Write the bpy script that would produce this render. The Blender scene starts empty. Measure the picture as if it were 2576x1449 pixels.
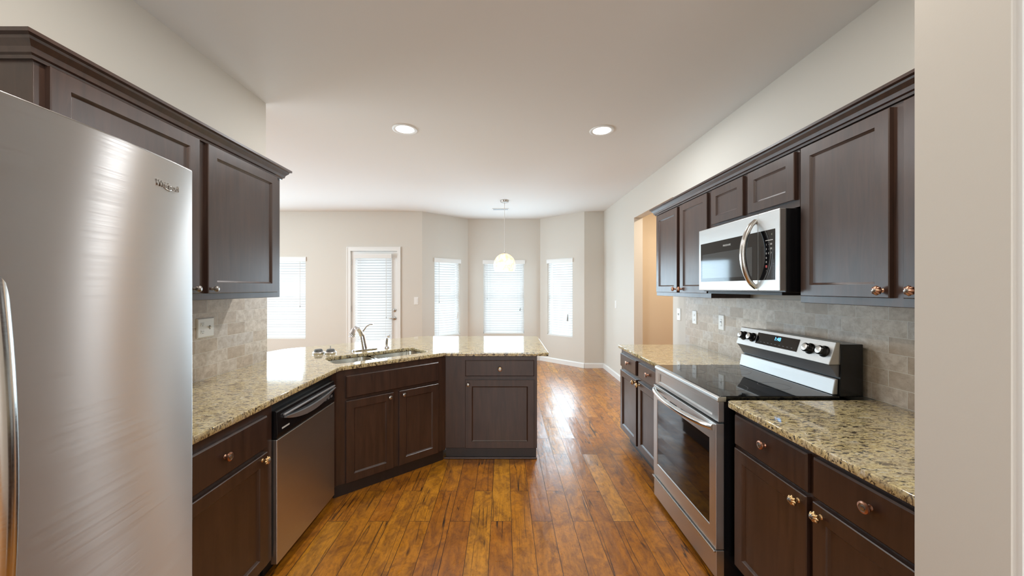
import bpy, bmesh, math, random
from mathutils import Vector, Matrix
random.seed(7)
SC = bpy.context.scene
COL = SC.collection
PI = math.pi
# ------------------------------------------------------------------ camera
cam_d = bpy.data.cameras.new('camera'); cam = bpy.data.objects.new('camera', cam_d); COL.objects.link(cam)
cam.location = (0, 0, 1.46); cam.rotation_euler = (PI/2, 0, 0)
cam_d.sensor_width = 36; cam_d.lens = 36*920/2576; cam_d.shift_x = 20/2576; cam_d.clip_start = 0.02
SC.camera = cam
# ------------------------------------------------------------------ view + world
SC.view_settings.view_transform = 'Standard'; SC.view_settings.look = 'None'
SC.view_settings.gamma = 1.0; SC.view_settings.exposure = 0.30
try: SC.view_settings.use_curve_mapping = False
except Exception: pass
W = bpy.data.worlds.new('World'); SC.world = W; W.use_nodes = True
W.node_tree.nodes['Background'].inputs['Color'].default_value = (0.80, 0.90, 1.0, 1)
W.node_tree.nodes['Background'].inputs['Strength'].default_value = .8
SC.cycles.max_bounces = 8; SC.cycles.diffuse_bounces = 5; SC.cycles.glossy_bounces = 4
SC.cycles.transparent_max_bounces = 8; SC.cycles.sample_clamp_indirect = 6.0
SC.cycles.caustics_reflective = False; SC.cycles.caustics_refractive = False
# ------------------------------------------------------------------ lights
def area(name, loc, direction, sx, sy, power, color=(1, 1, 1), spread=PI):
    l = bpy.data.lights.new(name, 'AREA'); l.shape = 'RECTANGLE'; l.size = sx; l.size_y = sy
    l.energy = power; l.color = color; l.spread = spread
    o = bpy.data.objects.new(name, l); COL.objects.link(o); o.location = loc
    o.rotation_euler = Vector(direction).to_track_quat('-Z', 'Y').to_euler()
    return o
DAY = (0.75, 0.90, 1.0)
# sky light on the outer side of each blind
area('daylight_center', (-.005, 7.66, 1.28), (0, -1, 0), .8, 1.5, 9.5, (.86, .95, 1.0))
area('daylight_bay_left', (-1.29, 7.19, 1.28), (.738, -.676, 0), .62, 1.5, 8.6, (.86, .95, 1.0))
area('daylight_bay_right', (1.27, 7.19, 1.28), (-.738, -.676, 0), .62, 1.5, 8.6, (.86, .95, 1.0))
area('daylight_side', (-4.03, 6.96, 1.28), (0, -1, 0), .8, 1.5, 10.5, (.86, .95, 1.0))
area('daylight_door', (-2.385, 6.96, 1.15), (0, -1, 0), .63, 1.8, 9.0, (.86, .95, 1.0))
# daylight let into the room by the tilted slats
for nm, lc, dr_, sx_, p_ in (('center', (-.005, 7.32, 1.28), (0, -1, 0), .78, 17), ('bay_left', (-1.10, 6.955, 1.28), (.738, -.676, 0), .6, 13),
                        ('bay_right', (1.08, 6.955, 1.28), (-.738, -.676, 0), .6, 13), ('side', (-4.03, 6.60, 1.28), (0, -1, 0), .78, 22), ('door', (-2.385, 6.60, 1.2), (0, -1, 0), .6, 18)):
    area('slat_light_'+nm, lc, dr_, sx_, 1.4, p_*1.1, (.62, .84, 1.0))
# unseen fill lamps added off to the left and behind the camera
area('fill_living', (-6.2, 3.6, 1.5), (1, 0, 0), 3.0, 1.8, 150, DAY)
area('fill_behind', (.2, -2.9, 1.6), (0, 1, .05), 2.6, 1.8, 62, (.84, .93, 1.0))
def can(name, x, y, power, color=(1, .93, .84), z=2.848, r=.14):
    l = bpy.data.lights.new(name, 'AREA'); l.shape = 'DISK'; l.size = r; l.energy = power; l.color = color
    o = bpy.data.objects.new(name, l); COL.objects.link(o); o.location = (x, y, z)
for i, (x, y, p) in enumerate([(-.872, 3.213, 16), (.866, 3.24, 16), (-.87, 1.0, 11), (.87, 1.0, 11), (0, -1.4, 12),
                               (-4.0, 1.2, 16), (-4.0, 4.2, 16)]):  # the pair with fixtures come first; the others are unseen, added as fill
    can('downlight_and_fill', x, y, p, (.95, .98, 1.0) if i < 2 else (1, .95, .87))
can('hall_lamp', 2.6, 4.4, 26, (1, .86, .68), 2.80)

# ------------------------------------------------------------------ materials
def mat(name, color=(.8, .8, .8), rough=.5, metal=0., spec=.5, **kw):
    m = bpy.data.materials.new(name); m.use_nodes = True
    b = m.node_tree.nodes['Principled BSDF']
    b.inputs['Base Color'].default_value = (*color, 1); b.inputs['Roughness'].default_value = rough
    b.inputs['Metallic'].default_value = metal; b.inputs['Specular IOR Level'].default_value = spec
    for k, v in kw.items(): b.inputs[k.replace('_', ' ')].default_value = v
    return m
class NT:
    def __init__(s, m): s.t = m.node_tree; s.b = s.t.nodes['Principled BSDF']; s.out = s.t.nodes['Material Output']
    def n(s, kind, **kw):
        nd = s.t.nodes.new(kind)
        for k, v in kw.items(): setattr(nd, k, v)
        return nd
    def l(s, a, b): s.t.links.new(a, b)
    def coord(s, scale=(1, 1, 1), rot=(0, 0, 0), loc=(0, 0, 0)):
        g = s.n('ShaderNodeNewGeometry'); mp = s.n('ShaderNodeMapping')
        mp.inputs['Scale'].default_value = scale; mp.inputs['Rotation'].default_value = rot; mp.inputs['Location'].default_value = loc
        s.l(g.outputs['Position'], mp.inputs['Vector']); return mp.outputs['Vector']
    def noise(s, vec, scale, detail=4, rough=.55, dist=0.):
        n = s.n('ShaderNodeTexNoise'); n.inputs['Scale'].default_value = scale; n.inputs['Detail'].default_value = detail
        n.inputs['Roughness'].default_value = rough; n.inputs['Distortion'].default_value = dist
        s.l(vec, n.inputs['Vector']); return n.outputs['Fac']
    def ramp(s, fac, stops, interp='LINEAR'):
        r = s.n('ShaderNodeValToRGB'); r.color_ramp.interpolation = interp
        e = r.color_ramp.elements
        while len(e) < len(stops): e.new(.5)
        for el, (p, c) in zip(e, stops): el.position = p; el.color = (*c, 1) if len(c) == 3 else c
        s.l(fac, r.inputs['Fac']); return r.outputs['Color']
    def math(s, op, a, b=None):
        n = s.n('ShaderNodeMath', operation=op)
        for i, v in enumerate((a, b)):
            if v is None: continue
            if isinstance(v, (int, float)): n.inputs[i].default_value = v
            else: s.l(v, n.inputs[i])
        return n.outputs[0]
    def mix(s, fac, a, b, mode='MIX'):
        n = s.n('ShaderNodeMix', data_type='RGBA', blend_type=mode)
        for i, v in ((0, fac), (6, a), (7, b)):
            if isinstance(v, (int, float)): n.inputs[i].default_value = v
            elif isinstance(v, tuple): n.inputs[i].default_value = (*v, 1)
            else: s.l(v, n.inputs[i])
        return n.outputs[2]
    def bump(s, h, strength=.3, dist=.002, chain=None):
        n = s.n('ShaderNodeBump'); n.inputs['Strength'].default_value = strength; n.inputs['Distance'].default_value = dist
        s.l(h, n.inputs['Height'])
        if chain: s.l(chain, n.inputs['Normal'])
        return n.outputs['Normal']

def paint(name, color, rough=.6):
    m = mat(name, color, rough, spec=.25); t = NT(m)
    v = t.coord()
    t.l(t.bump(t.noise(v, 220, 3), .08, .001), t.b.inputs['Normal']); return m
M = {}
M['wall'] = paint('wall_paint', (.66, .625, .565))
M['ceiling'] = paint('ceiling_paint', (.79, .785, .77), .75)
M['trim'] = mat('white_trim', (.82, .82, .80), .35)
M['hall'] = paint('hall_paint', (.68, .58, .455))

def floor_mat():
    m = mat('hickory_floor', rough=.28, spec=.35, Coat_Weight=.6, Coat_Roughness=.25, Coat_IOR=1.55); t = NT(m)
    g = t.n('ShaderNodeNewGeometry'); sp = t.n('ShaderNodeSeparateXYZ'); t.l(g.outputs['Position'], sp.inputs[0])
    cb = t.n('ShaderNodeCombineXYZ'); t.l(t.math('ADD', sp.outputs['Y'], 20.37), cb.inputs[0]); t.l(t.math('ADD', sp.outputs['X'], 20.05), cb.inputs[1])
    br = t.n('ShaderNodeTexBrick'); t.l(cb.outputs[0], br.inputs['Vector'])
    br.offset = .37; br.offset_frequency = 2; br.squash = 1.0
    br.inputs['Scale'].default_value = 1; br.inputs['Brick Width'].default_value = .92; br.inputs['Row Height'].default_value = .128
    br.inputs['Mortar Size'].default_value = .0016; br.inputs['Mortar Smooth'].default_value = .35
    br.inputs['Color1'].default_value = (0, 0, 0, 1); br.inputs['Color2'].default_value = (1, 1, 1, 1); br.inputs['Mortar'].default_value = (.5, .5, .5, 1)
    rnd = t.n('ShaderNodeSeparateColor'); t.l(br.outputs['Color'], rnd.inputs[0]); rnd = rnd.outputs[0]
    # coordinates along the grain, shifted plank by plank
    gx = t.n('ShaderNodeCombineXYZ')
    t.l(t.math('MULTIPLY', sp.outputs['X'], 1.0), gx.inputs[0]); t.l(sp.outputs['Y'], gx.inputs[1]); t.l(t.math('MULTIPLY', rnd, 37.), gx.inputs[2])
    def vec(sx, sy):
        mp = t.n('ShaderNodeMapping'); mp.inputs['Scale'].default_value = (sx, sy, 1); t.l(gx.outputs[0], mp.inputs[0]); return mp.outputs[0]
    grain = t.noise(vec(26, 2.2), 1.6, 6, .65, .6)
    blot = t.noise(vec(8, 4.6), 1.3, 6, .68, 1.3)
    base = t.ramp(rnd, [(0, (.42, .140, .009)), (.45, (.50, .178, .010)), (.8, (.57, .222, .013)), (1, (.63, .265, .018))])
    c = t.mix(t.ramp(blot, [(.36, (0, 0, 0)), (.58, (1, 1, 1))]), t.mix(.72, base, (.15, .048, .010)), base)
    c = t.mix(t.ramp(grain, [(.30, (.75, .75, .75)), (.55, (0, 0, 0))]), c, t.mix(.5, c, (.07, .022, .008)))
    c = t.mix(t.ramp(blot, [(.60, (0, 0, 0)), (.78, (.45, .45, .45))]), c, (.62, .30, .05))
    # long thin cracks along the grain
    cr = t.noise(vec(15, .62), 1.0, 2, .45, .25)
    crm = t.ramp(cr, [(.489, (0, 0, 0)), (.499, (1, 1, 1)), (.502, (1, 1, 1)), (.513, (0, 0, 0))])
    gate = t.ramp(t.noise(vec(5, 1.9), 1.3, 2), [(.47, (0, 0, 0)), (.55, (1, 1, 1))])
    crack = t.mix(1.0, crm, gate, 'MULTIPLY')
    c = t.mix(crack, c, (.018, .008, .004))
    # knots
    vo = t.n('ShaderNodeTexVoronoi'); vo.inputs['Scale'].default_value = 1; t.l(vec(7.5, 3.1), vo.inputs['Vector'])
    kn = t.ramp(t.math('ADD', vo.outputs['Distance'], t.math('MULTIPLY', grain, .16)), [(.10, (1, 1, 1)), (.20, (0, 0, 0))])
    c = t.mix(t.math('MULTIPLY', kn, .8), c, (.045, .016, .006))
    fine = t.noise(vec(60, 40), 1, 4, .7)
    c = t.mix(t.ramp(fine, [(.33, (.55, .55, .55)), (.5, (0, 0, 0))]), c, t.mix(.6, c, (.06, .02, .008)))
    c = t.mix(br.outputs['Fac'], c, (.035, .014, .006))
    t.l(c, t.b.inputs['Base Color'])
    ro = t.ramp(t.noise(vec(7, 5), 1.5, 5, .7), [(.3, (.24, .24, .24)), (.72, (.48, .48, .48))])
    t.l(ro, t.b.inputs['Roughness'])
    scrape = t.noise(vec(9, 1.3), 1.3, 3, .5, .4)
    n1 = t.bump(t.math('SUBTRACT', 1, br.outputs['Fac']), .9, .0035)
    n2 = t.bump(scrape, .32, .010, n1)
    n3 = t.bump(crack, -.4, .002, n2)
    # planks tilt a hair from each other
    n4 = t.bump(t.noise(vec(14, 6), 2.5, 3, .6), .12, .004, n3)
    lx = t.math('SUBTRACT', t.math('MODULO', t.math('ADD', sp.outputs['X'], 20.05), .128), .064)
    tilt = t.math('MULTIPLY', t.math('MULTIPLY', t.math('SUBTRACT', rnd, .5), lx), .09)
    n5 = t.bump(tilt, 1.0, 1.0, n4)
    t.l(n5, t.b.inputs['Normal']); t.l(n5, t.b.inputs['Coat Normal'])
    return m
M['floor'] = floor_mat()

def wood_mat(name, dark, light, rough=.33, vertical=True):
    m = mat(name, rough=rough, spec=.5, Coat_Weight=.45, Coat_Roughness=.30); t = NT(m)
    v = t.coord((14, 14, 1.4) if vertical else (3, 3, 16))
    g = t.noise(v, 2.2, 5, .6, .5); b = t.noise(t.coord(), 5, 3)
    c = t.ramp(g, [(.28, dark), (.72, light)])
    c = t.mix(t.math('MULTIPLY', b, .35), c, dark)
    t.l(c, t.b.inputs['Base Color'])
    t.l(t.ramp(b, [(.3, (rough-.04,)*3), (.7, (rough+.06,)*3)]), t.b.inputs['Roughness'])
    t.l(t.bump(g, .04, .001), t.b.inputs['Normal'])
    return m
M['wood'] = wood_mat('espresso_wood', (.028, .0135, .0095), (.070, .034, .022))
M['wood_edge'] = wood_mat('espresso_edge_wood', (.040, .016, .009), (.095, .042, .020))
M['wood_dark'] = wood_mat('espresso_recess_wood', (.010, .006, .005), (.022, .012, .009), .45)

def granite_mat():
    m = mat('granite', rough=.08, spec=.8, Coat_Weight=.6, Coat_Roughness=.04); t = NT(m)
    a = t.noise(t.coord((1, 2.6, 1.6)), 37, 5, .60, .9); b = t.noise(t.coord((1, 1.5, 1)), 15, 4, .6, .3); d = t.noise(t.coord((1, 1.5, 1)), 110, 3, .6)
    c = t.ramp(b, [(.30, (.55, .47, .32)), (.46, (.67, .56, .33)), (.58, (.70, .57, .28)), (.72, (.68, .64, .54))])
    c = t.mix(t.ramp(d, [(.36, (.75, .75, .75)), (.52, (0, 0, 0))]), c, (.27, .19, .09))
    a2 = t.noise(t.coord((1, 2.2, 1.2), loc=(4, 2, 1)), 24, 5, .62, .8)
    c = t.mix(t.ramp(a2, [(.60, (0, 0, 0)), (.70, (.7, .7, .7))]), c, (.72, .70, .63))
    c = t.mix(t.ramp(a2, [(.38, (.9, .9, .9)), (.45, (0, 0, 0))]), c, (.12, .08, .05))
    c = t.mix(t.ramp(a, [(.385, (1, 1, 1)), (.445, (0, 0, 0))]), c, (.034, .028, .024))
    t.l(c, t.b.inputs['Base Color']); return m
M['granite'] = granite_mat()

def tile_mat():
    m = mat('travertine_tile', rough=.42, spec=.4); t = NT(m)
    g = t.n('ShaderNodeNewGeometry'); sp = t.n('ShaderNodeSeparateXYZ'); t.l(g.outputs['Position'], sp.inputs[0])
    cb = t.n('ShaderNodeCombineXYZ'); t.l(t.math('ADD', sp.outputs['Y'], 10.03), cb.inputs[0]); t.l(t.math('SUBTRACT', sp.outputs['Z'], .9165), cb.inputs[1])
    br = t.n('ShaderNodeTexBrick'); t.l(cb.outputs[0], br.inputs['Vector']); br.offset = .5
    br.inputs['Scale'].default_value = 1; br.inputs['Brick Width'].default_value = .161; br.inputs['Row Height'].default_value = .0785
    br.inputs['Mortar Size'].default_value = .0017; br.inputs['Mortar Smooth'].default_value = .3
    br.inputs['Color1'].default_value = (0, 0, 0, 1); br.inputs['Color2'].default_value = (1, 1, 1, 1); br.inputs['Mortar'].default_value = (.5, .5, .5, 1)
    rn = t.n('ShaderNodeSeparateColor'); t.l(br.outputs['Color'], rn.inputs[0])
    c = t.ramp(rn.outputs[0], [(0, (.48, .39, .305)), (.35, (.62, .535, .445)), (.7, (.70, .63, .55)), (1, (.60, .555, .51))])
    v = t.n('ShaderNodeCombineXYZ'); t.l(sp.outputs['Y'], v.inputs[0]); t.l(sp.outputs['Z'], v.inputs[1]); t.l(t.math('MULTIPLY', rn.outputs[0], 9), v.inputs[2])
    n = t.noise(v.outputs[0], 26, 6, .7, .3)
    c = t.mix(t.ramp(n, [(.35, (.65, .65, .65)), (.6, (0, 0, 0))]), c, (.37, .29, .215))
    c = t.mix(t.ramp(n, [(.58, (0, 0, 0)), (.75, (.5, .5, .5))]), c, (.70, .65, .58))
    pit = t.ramp(t.noise(v.outputs[0], 95, 3, .6), [(.27, (1, 1, 1)), (.33, (0, 0, 0))])
    c = t.mix(t.math('MULTIPLY', pit, .6), c, (.13, .10, .08))
    c = t.mix(br.outputs['Fac'], c, (.74, .70, .63))
    t.l(c, t.b.inputs['Base Color'])
    n1 = t.bump(t.math('SUBTRACT', 1, br.outputs['Fac']), .6, .002)
    t.l(t.bump(n, .15, .001, n1), t.b.inputs['Normal']); return m
M['tile'] = tile_mat()

def steel(name, color=(.66, .66, .65), rough=.34, grain=(3, 3, 260), aniso=0., arot=0.):
    m = mat(name, color, rough, 1.0); t = NT(m)
    n = t.noise(t.coord(grain), 1.0, 3, .6)
    t.l(t.ramp(n, [(.3, (rough-.03,)*3), (.7, (rough+.04,)*3)]), t.b.inputs['Roughness'])
    t.l(t.bump(n, .03, .0006), t.b.inputs['Normal'])
    if aniso:
        t.b.inputs['Anisotropic'].default_value = aniso; t.b.inputs['Anisotropic Rotation'].default_value = arot
        tg = t.n('ShaderNodeTangent', direction_type='RADIAL', axis='Z'); t.l(tg.outputs[0], t.b.inputs['Tangent'])
    return m
M['steel'] = steel('brushed_steel')
M['fridge_steel'] = steel('fridge_brushed_steel', (.66, .655, .65), .37, (2, 2, 220), 1.0, .25)
M['dw_steel'] = steel('dishwasher_steel', (.60, .57, .54), .36)
M['soft_steel'] = steel('soft_brushed_steel', (.52, .52, .515), .46)
M['microwave_steel'] = steel('microwave_brushed_steel', (.64, .64, .63), .36)
M['bright_steel'] = steel('polished_steel', (.70, .69, .67), .18)
M['chrome'] = mat('chrome', (.78, .77, .79), .10, 1.0)
M['nickel'] = mat('satin_nickel', (.55, .53, .50), .28, 1.0)
M['sink_steel'] = steel('sink_steel', (.60, .57, .52), .22, (90, 90, 90))
M['black'] = mat('black_enamel', (.006, .006, .007), .22)
M['black_matte'] = mat('black_plastic', (.010, .010, .011), .45)
M['black_glass'] = mat('black_glass', (.004, .004, .005), .045, spec=.6)
M['mw_window'] = mat('microwave_window_glass', (.035, .040, .044), .06, spec=.9)
M['grey'] = mat('grey_plastic', (.16, .16, .17), .38)
M['silver'] = mat('silver_plastic', (.42, .42, .43), .32, .6)
M['print'] = mat('white_print', (.62, .62, .60), .5)
M['print_red'] = mat('red_print', (.45, .04, .03), .5)
M['brass'] = mat('antique_brass', (.60, .40, .20), .25, 1.0)
M['copper'] = mat('antique_copper', (.52, .27, .18), .30, 1.0)
M['pewter'] = mat('antique_pewter', (.42, .39, .36), .28, 1.0)
M['plate'] = mat('white_plate_plastic', (.84, .84, .82), .32)
M['slot'] = mat('dark_slot', (.10, .10, .10), .6)
M['cord'] = mat('white_cord', (.75, .74, .72), .6)
M['tassel'] = mat('tassel_plastic', (.36, .37, .36), .5)
M['exterior'] = mat('white_exterior', (.7, .7, .7), .7)
def emit(name, color, strength):
    m = mat(name, color, .4); b = m.node_tree.nodes['Principled BSDF']
    b.inputs['Emission Color'].default_value = (*color, 1); b.inputs['Emission Strength'].default_value = strength; return m
M['lens'] = emit('lit_lens', (1, .985, .96), 9.)
M['bulb'] = emit('lit_bulb', (1, .93, .80), 4.5)
M['digits'] = emit('blue_digits', (.10, .45, 1.0), 3.0)
def glass():
    m = bpy.data.materials.new('window_glass'); m.use_nodes = True; nt = m.node_tree; nt.nodes.clear()
    o = nt.nodes.new('ShaderNodeOutputMaterial'); mx = nt.nodes.new('ShaderNodeMixShader'); a = nt.nodes.new('ShaderNodeBsdfTransparent')
    g = nt.nodes.new('ShaderNodeBsdfGlossy'); g.inputs['Roughness'].default_value = .02; mx.inputs[0].default_value = .07
    nt.links.new(a.outputs[0], mx.inputs[1]); nt.links.new(g.outputs[0], mx.inputs[2]); nt.links.new(mx.outputs[0], o.inputs[0]); return m
M['glass'] = glass()
def slat_mat(name='blind_slat', tr=.45):
    m = bpy.data.materials.new(name); m.use_nodes = True; nt = m.node_tree; nt.nodes.clear()
    o = nt.nodes.new('ShaderNodeOutputMaterial'); mx = nt.nodes.new('ShaderNodeMixShader'); mx.inputs[0].default_value = tr
    d = nt.nodes.new('ShaderNodeBsdfDiffuse'); d.inputs[0].default_value = (.86, .87, .87, 1)
    t = nt.nodes.new('ShaderNodeBsdfTranslucent'); t.inputs[0].default_value = (.90, .92, .93, 1)
    nt.links.new(d.outputs[0], mx.inputs[1]); nt.links.new(t.outputs[0], mx.inputs[2]); nt.links.new(mx.outputs[0], o.inputs[0]); return m
M['slat'] = slat_mat()
def mosaic():
    m = mat('mosaic_glass', (.95, .86, .68), .12, spec=.6); t = NT(m)
    vo = t.n('ShaderNodeTexVoronoi'); vo.inputs['Scale'].default_value = 38; t.l(t.coord(), vo.inputs['Vector'])
    sc = t.n('ShaderNodeSeparateColor'); t.l(vo.outputs['Color'], sc.inputs[0])
    c = t.ramp(sc.outputs[0], [(0, (.95, .82, .62)), (.35, (.95, .91, .83)), (.7, (.96, .91, .89)), (1, (.90, .77, .62))])
    t.l(c, t.b.inputs['Base Color'])
    tl = t.n('ShaderNodeBsdfTranslucent'); t.l(c, tl.inputs[0]); tp = t.n('ShaderNodeBsdfTransparent'); t.l(c, tp.inputs[0])
    m1 = t.n('ShaderNodeMixShader'); m1.inputs[0].default_value = .55; t.l(t.b.outputs[0], m1.inputs[1]); t.l(tl.outputs[0], m1.inputs[2])
    m2 = t.n('ShaderNodeMixShader'); m2.inputs[0].default_value = .30; t.l(m1.outputs[0], m2.inputs[1]); t.l(tp.outputs[0], m2.inputs[2])
    t.l(m2.outputs[0], t.out.inputs[0])
    t.l(t.bump(vo.outputs['Distance'], .3, .003), t.b.inputs['Normal']); return m
M['mosaic'] = mosaic()

# ------------------------------------------------------------------ object helpers
WLOC = {}
def finish(o, smooth, bev, seg=2):
    if smooth:
        for p in o.data.polygons: p.use_smooth = True
        try: o.data.set_sharp_from_angle(angle=math.radians(35))
        except Exception: pass
    if bev:
        b = o.modifiers.new('bevel', 'BEVEL'); b.width = bev; b.segments = seg; b.limit_method = 'ANGLE'; b.angle_limit = math.radians(40)
        b.harden_normals = False
def obj(name, bm, m, parent=None, smooth=False, bev=0., seg=2, label=None):
    """one mesh object; bm is in world coordinates"""
    bmesh.ops.recalc_face_normals(bm, faces=bm.faces)
    me = bpy.data.meshes.new(name)
    if parent is None:
        xs = [v.co for v in bm.verts]
        lo = Vector((min(c.x for c in xs), min(c.y for c in xs), min(c.z for c in xs))); hi = Vector((max(c.x for c in xs), max(c.y for c in xs), 0))
        base = Vector(((lo.x+hi.x)/2, (lo.y+hi.y)/2, lo.z))
    else: base = WLOC[parent.name]
    bmesh.ops.translate(bm, verts=bm.verts, vec=-base)
    bm.to_mesh(me); bm.free()
    o = bpy.data.objects.new(name, me); COL.objects.link(o)
    if parent is None: o.location = base
    else: o.parent = parent
    WLOC[o.name] = base
    if isinstance(m, str): m = M[m]
    me.materials.append(m)
    finish(o, smooth, bev, seg)
    if label: o['label'] = label
    return o
def thing(name, label, cat, loc, group=None):
    o = bpy.data.objects.new(name, None); COL.objects.link(o); o.location = loc; o.empty_display_size = .05
    o['label'] = label; o['category'] = cat
    if group: o['group'] = group
    WLOC[o.name] = Vector(loc); return o
def tag(o, label, cat, group=None):
    o['label'] = label; o['category'] = cat
    if group: o['group'] = group
    return o
def struct(name, bm, m, parent=None, smooth=False, bev=0.):
    o = obj(name, bm, m, parent, smooth, bev)
    if parent is None: o['kind'] = 'structure'
    return o
class Fr:
    """local frame of a front: u along it, d out of it, z up"""
    def __init__(s, o, u, d): s.o = Vector(o); s.u = Vector(u).normalized(); s.d = Vector(d).normalized()
    def __call__(s, u, d, z): return s.o + s.u*u + s.d*d + Vector((0, 0, z))
LEFT = lambda x: Fr((x, 0, 0), (0, 1, 0), (1, 0, 0))
RIGHT = lambda x: Fr((x, 0, 0), (0, 1, 0), (-1, 0, 0))
WORLD = Fr((0, 0, 0), (1, 0, 0), (0, 1, 0))
def box(bm, f, u0, u1, d0, d1, z0, z1):
    v = [bm.verts.new(f(u, d, z)) for z in (z0, z1) for d in (d0, d1) for u in (u0, u1)]
    for q in ((0, 1, 3, 2), (4, 5, 7, 6), (0, 1, 5, 4), (2, 3, 7, 6), (0, 2, 6, 4), (1, 3, 7, 5)): bm.faces.new([v[i] for i in q])
def B(f, *a):
    bm = bmesh.new(); box(bm, f, *a); return bm
def prism(bm, f, prof, u0, u1):
    """profile of (d, z) swept along u"""
    a = [bm.verts.new(f(u0, d, z)) for d, z in prof]; b = [bm.verts.new(f(u1, d, z)) for d, z in prof]
    n = len(prof)
    for i in range(n): bm.faces.new((a[i], a[(i+1) % n], b[(i+1) % n], b[i]))
    bm.faces.new(a); bm.faces.new(b[::-1])
def poly(bm, pts, z0, z1):
    a = [bm.verts.new((x, y, z0)) for x, y in pts]; b = [bm.verts.new((x, y, z1)) for x, y in pts]; n = len(pts)
    for i in range(n): bm.faces.new((a[i], a[(i+1) % n], b[(i+1) % n], b[i]))
    bm.faces.new(a[::-1]); bm.faces.new(b)
def lathe(bm, c, ax, prof, n=24, lobes=0, amp=0., cap=True):
    ax = Vector(ax).normalized(); h = Vector((0, 0, 1)) if abs(ax.z) < .9 else Vector((1, 0, 0))
    e1 = ax.cross(h).normalized(); e2 = ax.cross(e1); c = Vector(c); rings = []
    for p in prof:
        r, t = p[0], p[1]; a_ = amp if len(p) < 3 else p[2]
        rings.append([bm.verts.new(c + ax*t + (e1*math.cos(2*PI*i/n) + e2*math.sin(2*PI*i/n))*r*(1 + (a_*abs(math.cos(lobes*PI*i/n)) - a_ if lobes else 0))) for i in range(n)])
    for a, b in zip(rings, rings[1:]):
        for i in range(n): bm.faces.new((a[i], a[(i+1) % n], b[(i+1) % n], b[i]))
    if cap: bm.faces.new(rings[0][::-1]); bm.faces.new(rings[-1])
def tube(bm, pts, rad, n=12, up=None, flat=1.0):
    pts = [Vector(p) for p in pts]; rings = []
    for i, p in enumerate(pts):
        tg = (pts[min(i+1, len(pts)-1)] - pts[max(i-1, 0)]).normalized()
        uu = Vector(up) if up else (Vector((0, 0, 1)) if abs(tg.z) < .95 else Vector((1, 0, 0)))
        e1 = tg.cross(uu).normalized(); e2 = e1.cross(tg).normalized(); r = rad[i] if isinstance(rad, (list, tuple)) else rad
        rings.append([bm.verts.new(p + e1*r*math.cos(2*PI*k/n) + e2*r*flat*math.sin(2*PI*k/n)) for k in range(n)])
    for a, b in zip(rings, rings[1:]):
        for i in range(n): bm.faces.new((a[i], a[(i+1) % n], b[(i+1) % n], b[i]))
    bm.faces.new(rings[0][::-1]); bm.faces.new(rings[-1])
def text(name, s, size, m, parent, pos, right, up, extrude=.0006, sx=1.0):
    cu = bpy.data.curves.new(name, 'FONT'); cu.body = s; cu.size = size; cu.extrude = extrude; cu.align_x = 'CENTER'; cu.align_y = 'CENTER'
    t = bpy.data.objects.new(name, cu); COL.objects.link(t)
    bpy.context.view_layer.update()
    me = bpy.data.meshes.new_from_object(t.evaluated_get(bpy.context.evaluated_depsgraph_get()))
    bpy.data.objects.remove(t)
    r = Vector(right).normalized(); u = Vector(up).normalized(); n = r.cross(u)
    bm = bmesh.new(); bm.from_mesh(me); bpy.data.meshes.remove(me)
    for v in bm.verts: v.co = Vector(pos) + r*v.co.x*sx + u*v.co.y + n*v.co.z
    return obj(name, bm, m, parent)
def slab(name, pts, z0, z1, m, hole=None, bev=.004):
    """flat slab with eased edges (2D curve filled, extruded), optional hole"""
    cu = bpy.data.curves.new(name, 'CURVE'); cu.dimensions = '2D'; cu.fill_mode = 'BOTH'
    for pp in [pts] + ([hole] if hole else []):
        sp = cu.splines.new('POLY'); sp.points.add(len(pp)-1); sp.use_cyclic_u = True
        for q, (x, y) in zip(sp.points, pp): q.co = (x, y, 0, 1)
    cu.extrude = (z1-z0)/2 - bev; cu.bevel_depth = bev; cu.bevel_resolution = 2; cu.offset = -bev
    t = bpy.data.objects.new(name, cu); COL.objects.link(t); bpy.context.view_layer.update()
    me = bpy.data.meshes.new_from_object(t.evaluated_get(bpy.context.evaluated_depsgraph_get())); bpy.data.objects.remove(t)
    bm = bmesh.new(); bm.from_mesh(me); bpy.data.meshes.remove(me)
    bmesh.ops.translate(bm, verts=bm.verts, vec=(0, 0, (z0+z1)/2))
    return obj(name, bm, m, None)
def rounded(pts, r, n=5):
    out = []; k = len(pts)
    for i in range(k):
        p = Vector(pts[i]); a = Vector(pts[i-1]); b = Vector(pts[(i+1) % k]); rr = r[i] if isinstance(r, (list, tuple)) else r
        if rr <= 0: out.append(tuple(p)); continue
        da = (a-p).normalized(); db = (b-p).normalized(); ang = da.angle(db); t = rr/math.tan(ang/2)
        p0 = p+da*t; p1 = p+db*t
        for j in range(n+1):
            s = j/n; out.append(tuple(p0*(1-s)**2 + p*2*s*(1-s) + p1*s*s))
    return out

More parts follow.
